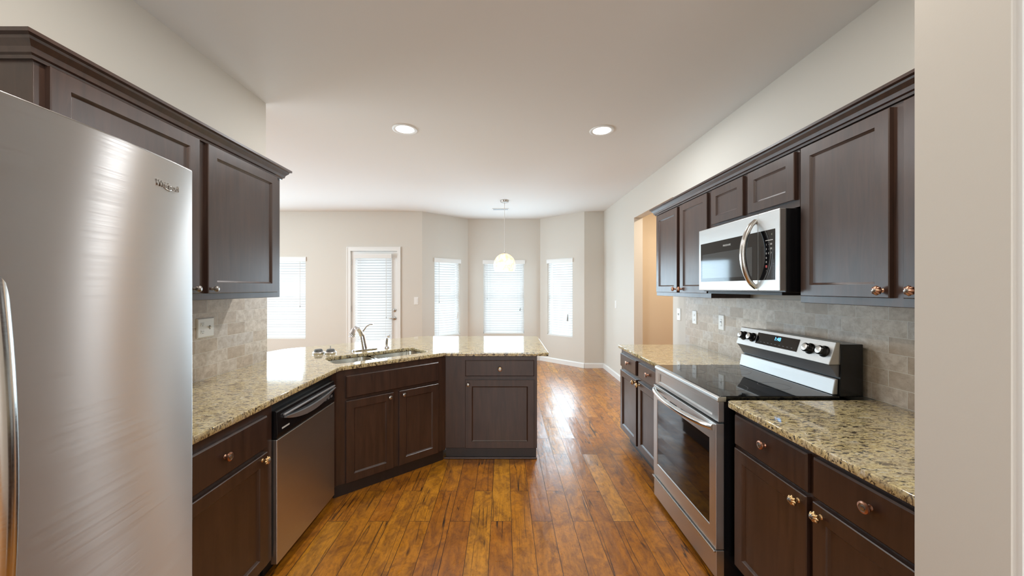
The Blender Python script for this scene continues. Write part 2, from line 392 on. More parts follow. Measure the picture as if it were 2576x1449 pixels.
# ------------------------------------------------------------------ room shell
H = 2.855
XL, XR = -1.80, 1.82
bm = bmesh.new(); box(bm, WORLD, -6.6, 3.4, -3.1, 7.7, -.12, 0); struct('floor', bm, 'floor')
bm = bmesh.new(); box(bm, WORLD, -6.6, 3.4, -3.1, 7.56, H, H+.12); struct('ceiling', bm, 'ceiling')
def wall(name, f, u0, u1, z0, z1, t, holes, m='wall'):
    bm = bmesh.new(); us = sorted({u0, u1} | {h[0] for h in holes} | {h[1] for h in holes})
    for a, b in zip(us, us[1:]):
        hs = sorted([(h[2], h[3]) for h in holes if h[0] <= a+1e-6 and h[1] >= b-1e-6]); z = z0
        for q0, q1 in hs:
            if q0 > z: box(bm, f, a, b, -t, 0, z, q0)
            z = q1
        if z < z1: box(bm, f, a, b, -t, 0, z, z1)
    bmesh.ops.remove_doubles(bm, verts=bm.verts, dist=1e-5)
    return struct(name, bm, m)
YD = 6.67; YB = 7.386
FAR = Fr((0, YD, 0), (1, 0, 0), (0, -1, 0))
BAYC = Fr((0, YB, 0), (1, 0, 0), (0, -1, 0))
A1, A2 = Vector((-1.493, YD, 0)), Vector((-.7305, YB, 0)); C1, C2 = Vector((.7305, YB, 0)), Vector((1.464, YD, 0))
BAYL = Fr(A1, A2-A1, ((A2-A1).y, -(A2-A1).x, 0)); LB = (A2-A1).length
BAYR = Fr(C1, C2-C1, ((C2-C1).y, -(C2-C1).x, 0)); RB = (C2-C1).length
WZ0, WZ1 = .53, 2.02
LU0, LU1 = .25*LB, .817*LB
RU0, RU1 = (1-.8233)*RB, (1-.2478)*RB
wall('wall_left', LEFT(XL), -3.0, 2.764, 0, H, .12, [])
wall('wall_right', RIGHT(XR), -3.0, YD, 0, H, .12, [(3.94, 5.12, -1, 2.442)])
wall('wall_far', FAR, -6.5, -1.493, 0, H, .14, [(-4.44, -3.62, WZ0, WZ1), (-2.80, -1.94, -1, 2.14)])
wall('wall_bay_left', BAYL, 0, LB, 0, H, .14, [(LU0, LU1, WZ0, WZ1)])
wall('wall_bay_center', BAYC, -.7305, .7305, 0, H, .14, [(-.418, .407, WZ0, WZ1)])
wall('wall_bay_right', BAYR, 0, RB, 0, H, .14, [(RU0, RU1, WZ0, WZ1)])
wall('wall_far_right', FAR, 1.464, XR+.12, 0, H, .14, [])
wall('wall_stub', RIGHT(.97), .70, .864, 0, H, .85, [])
wall('wall_back', Fr((0, -3.0, 0), (1, 0, 0), (0, 1, 0)), -6.5, 1.94, 0, H, .1, [])
wall('wall_living', LEFT(-6.5), -3.0, YD, 0, H, .1, [])
wall('wall_hall_end', Fr((0, 5.62, 0), (1, 0, 0), (0, -1, 0)), 1.94, 3.3, 0, H, .1, [], 'hall')
wall('wall_hall_side', RIGHT(3.2), 2.6, 5.62, 0, H, .1, [], 'hall')
wall('wall_hall_near', Fr((0, 2.7, 0), (1, 0, 0), (0, 1, 0)), 1.94, 3.2, 0, H, .1, [], 'hall')
bm = bmesh.new(); box(bm, WORLD, -16, 14, 7.72, 22, -.35, -.25); struct('floor_outside', bm, 'exterior')
bm = bmesh.new(); box(bm, WORLD, -16, 14, 14.0, 14.2, -.25, 3.6); struct('wall_outside', bm, mat('outside_siding', (.50, .52, .53), .8))
def baseboard(name, f, u0, u1):
    bm = bmesh.new(); prism(bm, f, [(0, 0), (.016, 0), (.016, .075), (.010, .085), (.006, .092), (0, .092)], u0, u1)
    return struct(name, bm, 'trim')
baseboard('baseboard_right', RIGHT(XR), 5.12, YD)
baseboard('baseboard_far_right', FAR, 1.464, XR)
baseboard('baseboard_bay_right', BAYR, 0, RB)
baseboard('baseboard_bay_center', BAYC, -.7305, .7305)
baseboard('baseboard_bay_left', BAYL, 0, LB)
baseboard('baseboard_far', FAR, -1.87, -1.493)
baseboard('baseboard_far_left', FAR, -6.5, -2.87)
baseboard('baseboard_stub', RIGHT(.97), .70, .864)
# door casing on the near face of the stub wall
st = Fr((0, .70, 0), (1, 0, 0), (0, -1, 0))
bm = bmesh.new()
for u0, u1, d in ((.975, .987, .012), (.987, 1.02, .018), (1.02, 1.028, .012), (1.028, 1.055, .022)):
    box(bm, st, u0, u1, 0, d, 0, 2.4)
struct('trim_1', bm, 'trim')

# ------------------------------------------------------------------ windows, blinds, door
def window(name, f, u0, u1):
    z0, z1 = WZ0, WZ1
    bm = bmesh.new()
    for a in ((u0, u0+.035, -.13, -.08, z0, z1), (u1-.035, u1, -.13, -.08, z0, z1), (u0, u1, -.13, -.08, z0, z0+.04), (u0, u1, -.13, -.08, z1-.035, z1),
              (u0, u1, -.125, -.085, (z0+z1)/2-.02, (z0+z1)/2+.02)): box(bm, f, *a)
    fr = struct(name, bm, 'trim'); 
    obj('window_pane', B(f, u0+.03, u1-.03, -.108, -.104, z0+.035, z1-.03), 'glass', fr)
    obj('window_sill', B(f, u0, u1, -.08, .004, z0-.001, z0+.012), 'trim', fr)
    return fr
window('window_1', FAR, -4.44, -3.62)
window('window_2', BAYL, LU0, LU1)
window('window_3', BAYC, -.418, .407)
window('window_4', BAYR, RU0, RU1)
def blind(label, f, u0, u1, z0, z1, d=-.035, val=True, tilt=66, tassel=None, tas_mat='tassel', wand=None, pitch=.0465, over=.012, group=None):
    p = f((u0+u1)/2, d, z0)
    r = thing('window_blind', label, 'blind', p, 'white slatted blinds')
    if val:
        bm = bmesh.new(); prism(bm, f, [(d+.02, z1-.075), (d+.05, z1-.075), (d+.052, z1-.015), (d+.045, z1+.008), (d+.02, z1+.008)], u0-over, u1+over)
        obj('valance', bm, 'trim', r, bev=.002)
    obj('headrail', B(f, u0+.006, u1-.006, d-.025, d+.018, z1-.055, z1-.005), 'trim', r)
    bm = bmesh.new(); z = z1-.09; c, s = math.cos(math.radians(tilt)), math.sin(math.radians(tilt)); w = .0221
    while z > z0+.05:
        jt = random.uniform(-3, 3); c, s = math.cos(math.radians(tilt+jt)), math.sin(math.radians(tilt+jt))
        # curved slat: inner edge down
        pr = [(d+w*c, z-w*s), (d+.003*s, z+.003*c), (d-w*c, z+w*s), (d-w*c-.002*s, z+w*s-.002*c), (d+.001*s, z+.001*c), (d+w*c-.002*s, z-w*s-.002*c)]
        prism(bm, f, pr, u0+.008, u1-.008); z -= pitch
    obj('slats', bm, 'slat', r)
    obj('bottom_rail', B(f, u0+.008, u1-.008, d-.024, d+.024, z0+.014, z0+.030), 'trim', r, bev=.002)
    bm = bmesh.new()
    for t in (.16, .84):
        u = u0+(u1-u0)*t; box(bm, f, u-.0015, u+.0015, d+.027, d+.029, z0+.03, z1-.06)
    obj('ladder_cords', bm, 'cord', r)
    if tassel:
        u, zt, ln = tassel
        bm = bmesh.new(); tube(bm, [f(u, d+.045, zt+ln/2), f(u+.004, d+.045, z1-.07)], .0015, 6); obj('pull_cord', bm, 'cord', r)
        bm = bmesh.new(); tube(bm, [f(u-.010, d+.045, zt-ln/2), f(u-.004, d+.045, zt), f(u, d+.045, zt+ln/2)], [.016, .013, .006], 10); obj('cord_tassel', bm, tas_mat, r, smooth=True)
    if wand:
        u, zt = wand
        bm = bmesh.new(); tube(bm, [f(u, d+.04, zt), f(u, d+.04, z1-.07)], .004, 8); obj('tilt_wand', bm, 'cord', r)
        bm = bmesh.new(); tube(bm, [f(u, d+.04, zt-.02), f(u, d+.04, zt+.012)], [.007, .005], 8); obj('wand_tip', bm, 'tassel', r)
    return r
blind('white slatted blind on the window left of the glazed back door', FAR, -4.44, -3.62, WZ0, WZ1, wand=(-3.72, 1.13))
blind('white slatted blind on the bay window between back door and middle bay window', BAYL, LU0, LU1, WZ0, WZ1, tassel=(LU1-.06, .93, .13), tas_mat='cord', wand=(LU0+.1, 1.2))
blind('widest bay blind, on the middle bay window behind the pendant lamp', BAYC, -.418, .407, WZ0, WZ1, tassel=(.33, 1.03, .06), wand=(-.34, 1.25), tilt=64)
blind('white slatted blind with a dark grey tassel on the right bay window', BAYR, RU0, RU1, WZ0, WZ1, tassel=(RU1-.10, .90, .13))
# glazed back door
dr = struct('door_1', (lambda b: ([box(b, FAR, *a) for a in ((-2.787, -2.70, -.06, -.015, .012, 2.125), (-2.05, -1.952, -.06, -.015, .012, 2.125),
            (-2.70, -2.05, -.06, -.015, 2.03, 2.125), (-2.70, -2.05, -.06, -.015, .012, .26))], b)[1])(bmesh.new()), 'trim')
bm = bmesh.new()
for a in ((-2.71, -2.69, -.015, -.007, .25, 2.04), (-2.06, -2.04, -.015, -.007, .25, 2.04), (-2.69, -2.06, -.015, -.007, 2.02, 2.04), (-2.69, -2.06, -.015, -.007, .25, .27)): box(bm, FAR, *a)
obj('lite_frame', bm, 'trim', dr)
obj('door_glass', B(FAR, -2.70, -2.05, -.042, -.036, .26, 2.03), 'glass', dr)
bm = bmesh.new(); lathe(bm, FAR(-2.0, -.015, 1.054), FAR.d, [(.030, 0), (.030, .008), (.022, .014), (.014, .016)], 20); lathe(bm, FAR(-2.0, .0, 1.054), FAR.d, [(.008, 0), (.006, .02)], 10)
obj('deadbolt', bm, 'nickel', dr, smooth=True)
bm = bmesh.new(); lathe(bm, FAR(-2.0, -.015, .907), FAR.d, [(.032, 0), (.030, .010), (.012, .014), (.011, .045)], 20)
tube(bm, [FAR(-2.0, .025, .907), FAR(-2.04, .03, .910), FAR(-2.09, .028, .905)], [.012, .011, .008], 10)
obj('door_lever', bm, 'nickel', dr, smooth=True)
for z in (1.93, 1.08, .25):
    bm = bmesh.new(); tube(bm, [FAR(-2.790, -.008, z-.05), FAR(-2.790, -.008, z+.05)], .008, 10); obj('hinge', bm, 'nickel', dr)
bm = bmesh.new()
for u0, u1, z0, z1 in ((-2.866, -2.795, 0, 2.21), (-1.945, -1.885, 0, 2.21), (-2.795, -1.945, 2.135, 2.21)):
    box(bm, FAR, u0, u1, 0, .016, z0, z1)
for u0, u1, z0, z1 in ((-2.866, -2.850, 0, 2.21), (-1.90, -1.885, 0, 2.21), (-2.85, -1.90, 2.195, 2.21)): box(bm, FAR, u0, u1, .016, .022, z0, z1)
for u0, u1, z0, z1 in ((-2.80, -2.79, 0, 2.14), (-1.95, -1.94, 0, 2.14), (-2.79, -1.95, 2.13, 2.14)): box(bm, FAR, u0, u1, -.14, 0, z0, z1)
struct('trim_2', bm, 'trim')
blind('long narrow white blind covering the glass of the back door', FAR, -2.715, -2.035, .24, 2.075, d=.016, over=.0, pitch=.0480, wand=(-2.13, .93))

# ------------------------------------------------------------------ cabinet helpers
def shaker(bm, f, u0, u1, z0, z1, d0, t=.02, rail=.055, rec=.010):
    """frame-and-panel front as one closed mesh"""
    def ring(a, d): return [bm.verts.new(f(u, d, z)) for u, z in ((u0+a, z0+a), (u1-a, z0+a), (u1-a, z1-a), (u0+a, z1-a))]
    r = [ring(0, d0), ring(0, d0+t-.003), ring(.003, d0+t), ring(rail, d0+t), ring(rail+.003, d0+t-.004), ring(rail+.010, d0+t-rec)]
    for a, b in zip(r, r[1:]):
        for i in range(4): bm.faces.new((a[i], a[(i+1) % 4], b[(i+1) % 4], b[i]))
    bm.faces.new(r[0][::-1]); bm.faces.new(r[-1])
def flat_front(bm, f, u0, u1, z0, z1, d0, t=.02):
    def ring(a, d): return [bm.verts.new(f(u, d, z)) for u, z in ((u0+a, z0+a), (u1-a, z0+a), (u1-a, z1-a), (u0+a, z1-a))]
    r = [ring(0, d0), ring(0, d0+t-.006), ring(.006, d0+t)]
    for a, b in zip(r, r[1:]):
        for i in range(4): bm.faces.new((a[i], a[(i+1) % 4], b[(i+1) % 4], b[i]))
    bm.faces.new(r[0][::-1]); bm.faces.new(r[-1])
def knob(parent, f, u, d, z, kind, m):
    bm = bmesh.new(); c = f(u, d, z)
    if kind == 'flower':     # lobed melon knob
        lathe(bm, c, f.d, [(.009, 0, 0), (.006, .004, 0), (.006, .010, 0), (.013, .013, .12), (.0185, .018, .22), (.0195, .023, .25), (.0165, .029, .25), (.010, .033, .20), (.006, .035, .0)], 48, 8, .2)
        lathe(bm, c+f.d*.034, f.d, [(.0065, 0), (.006, .003), (.003, .0045)], 16)
    elif kind == 'disk':     # round knob with stepped rings
        lathe(bm, c, f.d, [(.009, 0), (.006, .005), (.006, .010), (.0165, .015), (.0185, .019), (.0175, .023), (.012, .025), (.0115, .0235), (.008, .0235), (.0075, .026), (.003, .027)], 28)
    else:                    # plain mushroom knob
        lathe(bm, c, f.d, [(.008, 0), (.0055, .005), (.0055, .011), (.012, .015), (.0155, .020), (.014, .026), (.008, .0295), (.002, .0305)], 24)
    o = obj('knob', bm, m, parent, smooth=True)
    rin = {'flower': .0095, 'disk': .0125}.get(kind)
    if rin:     # worn pewter centre
        o.data.materials.append(M['pewter']); cl = c - WLOC[parent.name]
        for p_ in o.data.polygons:
            dv = p_.center - cl; h_ = dv.dot(f.d)
            if h_ > .020 and (dv - f.d*h_).length < rin: p_.material_index = 1
    return o
def fronts(root, f, items, d=0.):
    for it in items:
        kind, u0, u1, z0, z1 = it[:5]
        bm = bmesh.new()
        if kind == 'door': shaker(bm, f, u0, u1, z0, z1, d)
        else: flat_front(bm, f, u0, u1, z0, z1, d)
        o = obj({'door': 'door', 'drawer': 'drawer', 'panel': 'false_drawer_front'}[kind], bm, 'wood', root)
        for (ku, kz, kk, km) in it[5:]: knob(o, f, ku, d+.020, kz, kk, km)
CROWN = [(0, 0), (.010, 0), (.012, .010), (.020, .014), (.024, .030), (.038, .046), (.040, .054), (.052, .058), (.052, .070), (0, .070)]

# ------------------------------------------------------------------ left upper cabinet
fl = LEFT(-1.485); wl = -1.485-XL
r = thing('wall_cabinet', 'dark two-door wall cabinet above the left counter, behind the steel refrigerator', 'cabinet', fl(1.79, -.15, 1.40))
obj('cabinet_body', B(fl, 1.153, 2.422, -wl+.012, 0, 1.40, 2.19), 'wood', r, bev=.002)
fronts(r, fl, [('door', 1.1825, 1.763, 1.433, 2.178, (1.732, 1.456, 'ball', 'pewter')), ('door', 1.813, 2.3685, 1.433, 2.178, (1.838, 1.456, 'ball', 'pewter'))])
def crown_mesh(f, u0, u1, z, back, e0, e1):
    """crown moulding with mitred returns"""
    bm = bmesh.new(); rows = []
    for d, h in CROWN[:-1]:
        pts = []
        if e0: pts.append(f(u0-d, -back, z+h))
        pts.append(f(u0-(d if e0 else 0), d, z+h)); pts.append(f(u1+(d if e1 else 0), d, z+h))
        if e1: pts.append(f(u1+d, -back, z+h))
        rows.append([bm.verts.new(p) for p in pts])
    for a, b in zip(rows, rows[1:]):
        for i in range(len(a)-1): bm.faces.new((a[i], a[i+1], b[i+1], b[i]))
    top = rows[-1]; bot = rows[0]
    if e0 and e1: bm.faces.new(top)
    else:
        k = [bm.verts.new(f(u0 if not e0 else u0-CROWN[-2][0], -back, z+.07)), bm.verts.new(f(u1 if not e1 else u1+CROWN[-2][0], -back, z+.07))]
        t = list(top); lo = [] if e0 else [k[0]]; hi = [] if e1 else [k[1]]
        bm.faces.new(lo + t + hi)
    return bm
obj('crown_molding', crown_mesh(fl, 1.153, 2.422, 2.178, wl-.015, True, True), 'wood', r)
# ------------------------------------------------------------------ right wall cabinets
fu = RIGHT(1.52); wu = XR-1.52; ZB, ZT = 1.385, 2.175
r = thing('wall_cabinet', 'dark two-door wall cabinet at the far end of the right wall, beside the doorway', 'cabinet', fu(3.16, -.15, ZB))
obj('cabinet_body', B(fu, 2.683, 3.642, -wu+.012, 0, ZB, ZT), 'wood', r, bev=.002)
fronts(r, fu, [('door', 3.176, 3.605, 1.42, 2.165, (3.208, 1.452, 'flower', 'copper')), ('door', 2.707, 3.125, 1.42, 2.165, (3.10, 1.452, 'flower', 'copper'))])
r = thing('wall_cabinet', 'short dark two-door wall cabinet directly above the microwave', 'cabinet', fu(2.27, -.15, 1.876))
obj('cabinet_body', B(fu, 1.877, 2.681, -wu+.012, 0, 1.878, ZT), 'wood', r, bev=.002)
fronts(r, fu, [('door', 2.302, 2.649, 1.915, 2.165), ('door', 1.894, 2.255, 1.915, 2.165)])
r = thing('wall_cabinet', 'tall dark wall cabinet nearest the viewer on the right wall, with two copper knobs', 'cabinet', fu(1.37, -.15, ZB))
obj('cabinet_body', B(fu, .87, 1.875, -wu+.012, 0, ZB, ZT), 'wood', r, bev=.002)
fronts(r, fu, [('door', 1.4256, 1.852, 1.42, 2.165, (1.452, 1.450, 'flower', 'copper')), ('door', .90, 1.376, 1.42, 2.165, (1.335, 1.450, 'flower', 'copper'))])
tag(obj('crown_molding', crown_mesh(fu, .87, 3.642, 2.176, wu-.015, False, True), 'wood'), 'long dark crown molding running along the top of the right wall cabinets', 'molding')

# ------------------------------------------------------------------ backsplashes
tag(obj('tile_backsplash', B(LEFT(XL), 1.10, 2.764, .0005, .009, .9145, 1.399), 'tile'), 'beige stone tile backsplash on the left wall under the wall cabinet', 'backsplash')
tag(obj('tile_backsplash', B(RIGHT(XR), .87, 3.648, .0005, .009, .9145, 1.384), 'tile'), 'taupe stone tile backsplash behind the range on the right wall', 'backsplash')

# ------------------------------------------------------------------ left base run
FX = -1.165
fb = LEFT(FX)
r = thing('base_cabinet', 'dark base cabinet with one drawer between refrigerator and dishwasher', 'cabinet', fb(1.47, -.3, 0))
obj('cabinet_body', B(fb, 1.11, 1.834, -.62, 0, .10, .883), 'wood', r, bev=.002)
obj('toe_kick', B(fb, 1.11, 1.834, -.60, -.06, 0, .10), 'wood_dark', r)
fronts(r, fb, [('drawer', 1.231, 1.773, .687, .8425, (1.502, .767, 'disk', 'copper')), ('door', 1.231, 1.773, .12, .667, (1.735, .642, 'flower', 'brass'))])
# dishwasher
r = thing('dishwasher', 'stainless steel dishwasher with black control strip under the left counter', 'dishwasher', fb(2.155, -.3, 0))
obj('tub', B(fb, 1.838, 2.470, -.58, -.012, .09, .875), 'black_matte', r)
obj('toe_panel', B(fb, 1.842, 2.466, -.55, -.05, 0, .09), 'black_matte', r)
obj('door_panel', B(fb, 1.842, 2.466, -.012, .022, .065, .694), 'dw_steel', r, bev=.004)
bm = bmesh.new(); prism(bm, fb, [(-.012, .697), (.020, .697), (.024, .72), (.020, .832), (.012, .838), (-.012, .838)], 1.842, 2.466)
cp = obj('control_panel', bm, 'black', r, bev=.002)
# pocket handle: straight top bar over a bowed lip
bm = bmesh.new(); box(bm, fb, 1.89, 2.455, .0215, .034, .800, .810); 
obj('handle_bar', bm, 'silver', r, bev=.003)
bm = bmesh.new(); N = 18; a = []; b = []
for i in range(N+1):
    t = i/N; u = 1.90+.55*t; sag = .050*(1-(2*t-1)**2)
    a.append((u, .795-sag*.45)); b.append((u, .786-sag))
va = [[bm.verts.new(fb(u, dd, z)) for u, z in L] for L, dd in ((a, .0225), (a, .040), (b, .034), (b, .0225))]
for p, q in ((0, 1), (1, 2), (2, 3), (3, 0)):
    for i in range(N): bm.faces.new((va[p][i], va[p][i+1], va[q][i+1], va[q][i]))
bm.faces.new([va[k][0] for k in range(4)]); bm.faces.new([va[k][N] for k in range(3, -1, -1)])
obj('handle_lip', bm, 'silver', r, smooth=True)
bm = bmesh.new(); box(bm, fb, 1.88, 1.945, .0225, .0245, .735, .743); obj('name_plate', bm, 'print', cp)
for k in range(4): obj('button', B(fb, 2.115+.028*k, 2.133+.028*k, .0225, .0255, .733, .741), 'silver', cp)
for k in range(4): obj('button', B(fb, 2.285+.04*k, 2.310+.04*k, .0225, .0255, .738, .752), 'grey', cp)

# ------------------------------------------------------------------ diagonal sink cabinet
UD = Vector((1, .863, 0)).normalized(); ND = Vector((UD.y, -UD.x, 0))
fd = Fr((0, 3.5416, 0), UD, ND); ud = lambda x: x/UD.x
r = thing('sink_cabinet', 'dark corner sink cabinet with two doors set diagonally under the sink', 'cabinet', (-.95, 2.85, 0))
bm = bmesh.new()
box(bm, fd, ud(-1.165), ud(-.4996), -.018, 0, .0855, .8825)
box(bm, LEFT(FX), 2.474, 2.536, -.018, 0, .085, .883)
box(bm, LEFT(FX), 2.474, 2.490, -.60, -.018, .085, .70)
box(bm, WORLD, -1.76, -1.74, 2.49, 3.10, .085, .883)
box(bm, WORLD, -.520, -.5008, 3.135, 3.70, .085, .883)
box(bm, WORLD, -1.05, -.52, 3.70, 3.718, .085, .883)
box(bm, Fr((-1.75, 3.10, 0), (.71, .60, 0), (.60, -.71, 0)), 0, .93, -.018, 0, .085, .883)
obj('cabinet_body', bm, 'wood', r)
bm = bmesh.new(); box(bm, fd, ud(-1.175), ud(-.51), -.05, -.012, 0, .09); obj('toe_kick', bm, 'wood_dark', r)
fronts(r, fd, [('panel', ud(-1.119), ud(-.556), .686, .842),
               ('door', ud(-1.119), ud(-.8535), .088, .664, (ud(-.879), .636, 'ball', 'pewter')),
               ('door', ud(-.8194), ud(-.556), .088, .664, (ud(-.795), .636, 'ball', 'pewter'))])
# ------------------------------------------------------------------ peninsula cabinet
fp = Fr((0, 3.11, 0), (1, 0, 0), (0, -1, 0))
r = thing('peninsula_cabinet', 'dark peninsula cabinet with one drawer over one door, facing the viewer', 'cabinet', (-.1, 3.4, 0))
obj('cabinet_body', B(fp, -.4994, .281, -.61, 0, .10, .883), 'wood', r, bev=.002)
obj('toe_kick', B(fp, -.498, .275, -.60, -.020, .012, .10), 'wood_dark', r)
obj('shoe_molding', B(fp, -.515, .281, -.020, -.004, 0, .016), 'wood_edge', r, bev=.004)
fronts(r, fp, [('drawer', -.328, .256, .713, .849, (-.035, .777, 'disk', 'brass')), ('door', -.328, .256, .105, .683, (-.303, .645, 'ball', 'pewter'))])

# ------------------------------------------------------------------ countertops
CZ0, CZ1 = .884, .914
P0 = Vector((-1.14, 2.540)); U2 = Vector((UD.x, UD.y)); N2 = Vector((ND.x, ND.y))
q = lambda u, d: tuple(P0 + U2*u + N2*d)
hole = rounded([q(0, -.097), q(.765, -.118), q(.765, -.432), q(.0, -.424)], .07, 6)
pts = rounded([(-1.798, 1.108), (-1.14, 1.108), (-1.14, 2.540), (-.505, 3.088), (.378, 3.088), (.378, 4.146), (-.94, 4.146), (-1.97, 3.28), (-2.03, 3.10), (-2.03, 2.768), (-1.798, 2.768)],
              [0, 0, .05, .12, .02, .02, .1, .16, .05, .01, 0], 5)
tag(slab('countertop', pts, CZ0, CZ1, 'granite', hole), 'large speckled granite countertop wrapping the left wall, sink corner and peninsula', 'countertop')
tag(slab('countertop', rounded([(1.10, 2.556), (1.818, 2.556), (1.818, 3.535), (1.10, 3.535)], [.0, 0, .01, .02]), CZ0, CZ1, 'granite'), 'small granite countertop beyond the range, beside the doorway', 'countertop')
tag(slab('countertop', rounded([(1.078, .868), (1.818, .868), (1.818, 1.782), (1.078, 1.782)], [0, 0, 0, .035]), CZ0, CZ1, 'granite'), 'yellow speckled granite countertop at the lower right, nearest the viewer', 'countertop')

# ------------------------------------------------------------------ sink
r = thing('sink', 'undermount double bowl stainless steel sink in the granite corner', 'sink', (*q(.38, -.27), .70))
def bowl(u0, u1, dp):
    bm = bmesh.new(); rings = []
    for ins, z, rr in ((-.012, .883, .075), (.0, .883, .07), (.006, .80, .07), (.012, dp+.03, .07), (.04, dp, .05)):
        pp = rounded([(u0+ins, -.10-ins), (u1-ins, -.105-ins), (u1-ins, -.43+ins), (u0+ins, -.428+ins)], rr, 6)
        rings.append([bm.verts.new((*q(u, d), z)) for u, d in pp])
    for a, b in zip(rings, rings[1:]):
        for i in range(len(a)): bm.faces.new((a[i], a[(i+1) % len(a)], b[(i+1) % len(b)], b[i]))
    bm.faces.new(rings[-1])
    o = obj('bowl', bm, 'sink_steel', r, smooth=True)
    bm = bmesh.new(); lathe(bm, (*q((u0+u1)/2, -.27), dp+.0005), (0, 0, 1), [(.045, 0), (.043, .003), (.03, .003), (.028, .001), (.004, .001)], 24)
    obj('drain', bm, 'chrome', o, smooth=True)
bowl(.003, .335, .71); bowl(.372, .765, .70)
# faucet
FB = Vector((*q(.379, -.575), CZ1))
r = thing('faucet', 'chrome kitchen faucet with curved lever handle behind the sink', 'faucet', FB)
bm = bmesh.new(); pl = rounded([q(.27, -.545), q(.49, -.545), q(.49, -.605), q(.27, -.605)], .028, 6); poly(bm, pl, CZ1+.0003, CZ1+.010); obj('deck_plate', bm, 'chrome', r, bev=.003)
bm = bmesh.new()
lean = Vector((-.17, -.05, 1)).normalized(); e = FB + Vector((0, 0, .009))
tube(bm, [e, e+lean*.018, e+lean*.06, e+lean*.11, e+lean*.145, e+lean*.155], [.031, .0275, .026, .0245, .020, .010], 20)
obj('faucet_body', bm, 'chrome', r, smooth=True)
bm = bmesh.new(); s = e+lean*.11
sp = [s, s+Vector((-.008, -.022, .045)), s+Vector((-.016, -.050, .076)), s+Vector((-.024, -.080, .084)), s+Vector((-.031, -.104, .070)), s+Vector((-.036, -.120, .040)), s+Vector((-.039, -.127, .012))]
tube(bm, sp, [.020, .0185, .018, .0185, .021, .024, .027], 18); obj('spout', bm, 'chrome', r, smooth=True)
bm = bmesh.new(); h = e+lean*.15
tube(bm, [h, h+Vector((.018, .005, .018)), h+Vector((.040, .008, .050)), h+Vector((.070, .010, .068)), h+Vector((.098, .012, .070))], [.011, .009, .0065, .006, .007], 12, flat=.8); obj('lever_handle', bm, 'chrome', r, smooth=True)
SB = Vector((*q(.574, -.560), CZ1))
r = thing('side_sprayer', 'small chrome side sprayer standing right of the faucet', 'sprayer', SB)
bm = bmesh.new(); lathe(bm, SB+Vector((0, 0, .0003)), (0, 0, 1), [(.026, 0), (.025, .006), (.018, .012), (.014, .018)], 20); obj('sprayer_base', bm, 'chrome', r, smooth=True)
bm = bmesh.new(); tube(bm, [SB+Vector((0, 0, .015)), SB+Vector((-.002, 0, .05)), SB+Vector((.002, 0, .085)), SB+Vector((.012, -.004, .104)), SB+Vector((.030, -.010, .110))], [.012, .015, .015, .014, .013], 14); obj('spray_head', bm, 'chrome', r, smooth=True)
# basket strainers lying upside down
def strainer(x, y, post, label):
    r = thing('sink_strainer', label, 'strainer', (x, y, CZ1), 'sink strainers on the counter')
    bm = bmesh.new(); lathe(bm, (x, y, CZ1+.0003), (0, 0, 1), [(.044, 0), (.046, .004), (.046, .010), (.040, .016), (.034, .018)], 28); obj('rim', bm, 'bright_steel', r, smooth=True)
    bm = bmesh.new(); lathe(bm, (x, y, CZ1+.018), (0, 0, 1), [(.034, 0), (.031, .012), (.028, .018), (.020, .019)], 28); obj('basket', bm, 'slot', r, smooth=True)
    if post:
        bm = bmesh.new(); lathe(bm, (x, y, CZ1+.036), (0, 0, 1), [(.0045, 0), (.0035, .02), (.0035, .028)], 10); obj('post', bm, 'pewter', r)
strainer(-1.545, 3.044, False, 'small steel sink strainer on the counter, further from the sink')
strainer(-1.447, 3.050, True, 'small steel sink strainer with an upright pin, next to the sink')

# ------------------------------------------------------------------ right base cabinets
ff = RIGHT(1.125)
r = thing('base_cabinet', 'dark two-door base cabinet beyond the range, beside the doorway', 'cabinet', ff(3.03, -.3, 0))
obj('cabinet_body', B(ff, 2.562, 3.500, -.69, 0, .115, .883), 'wood', r, bev=.002)
obj('toe_kick', B(ff, 2.562, 3.490, -.69, -.075, 0, .115), 'wood_dark', r)
fronts(r, ff, [('drawer', 3.073, 3.478, .722, .846, (3.262, .790, 'disk', 'copper')), ('drawer', 2.60, 3.015, .722, .846, (2.806, .792, 'disk', 'copper')),
               ('door', 3.063, 3.478, .133, .690, (3.090, .664, 'flower', 'brass')), ('door', 2.60, 3.020, .133, .690, (2.992, .664, 'flower', 'brass'))])
fn = RIGHT(1.125)
r = thing('base_cabinet', 'dark two-drawer two-door base cabinet at the lower right, nearest the viewer', 'cabinet', fn(1.33, -.3, 0))
obj('cabinet_body', B(fn, .872, 1.778, -.69, 0, .115, .883), 'wood', r, bev=.002)
obj('toe_kick', B(fn, .872, 1.778, -.69, -.075, 0, .115), 'wood_dark', r)
fronts(r, fn, [('drawer', 1.3376, 1.757, .711, .854, (1.551, .794, 'disk', 'copper')), ('drawer', .895, 1.312, .711, .854, (1.104, .797, 'disk', 'copper')),
               ('door', 1.3376, 1.757, .133, .696, (1.375, .662, 'flower', 'brass')), ('door', .895, 1.312, .133, .696, (1.277, .660, 'flower', 'brass'))])

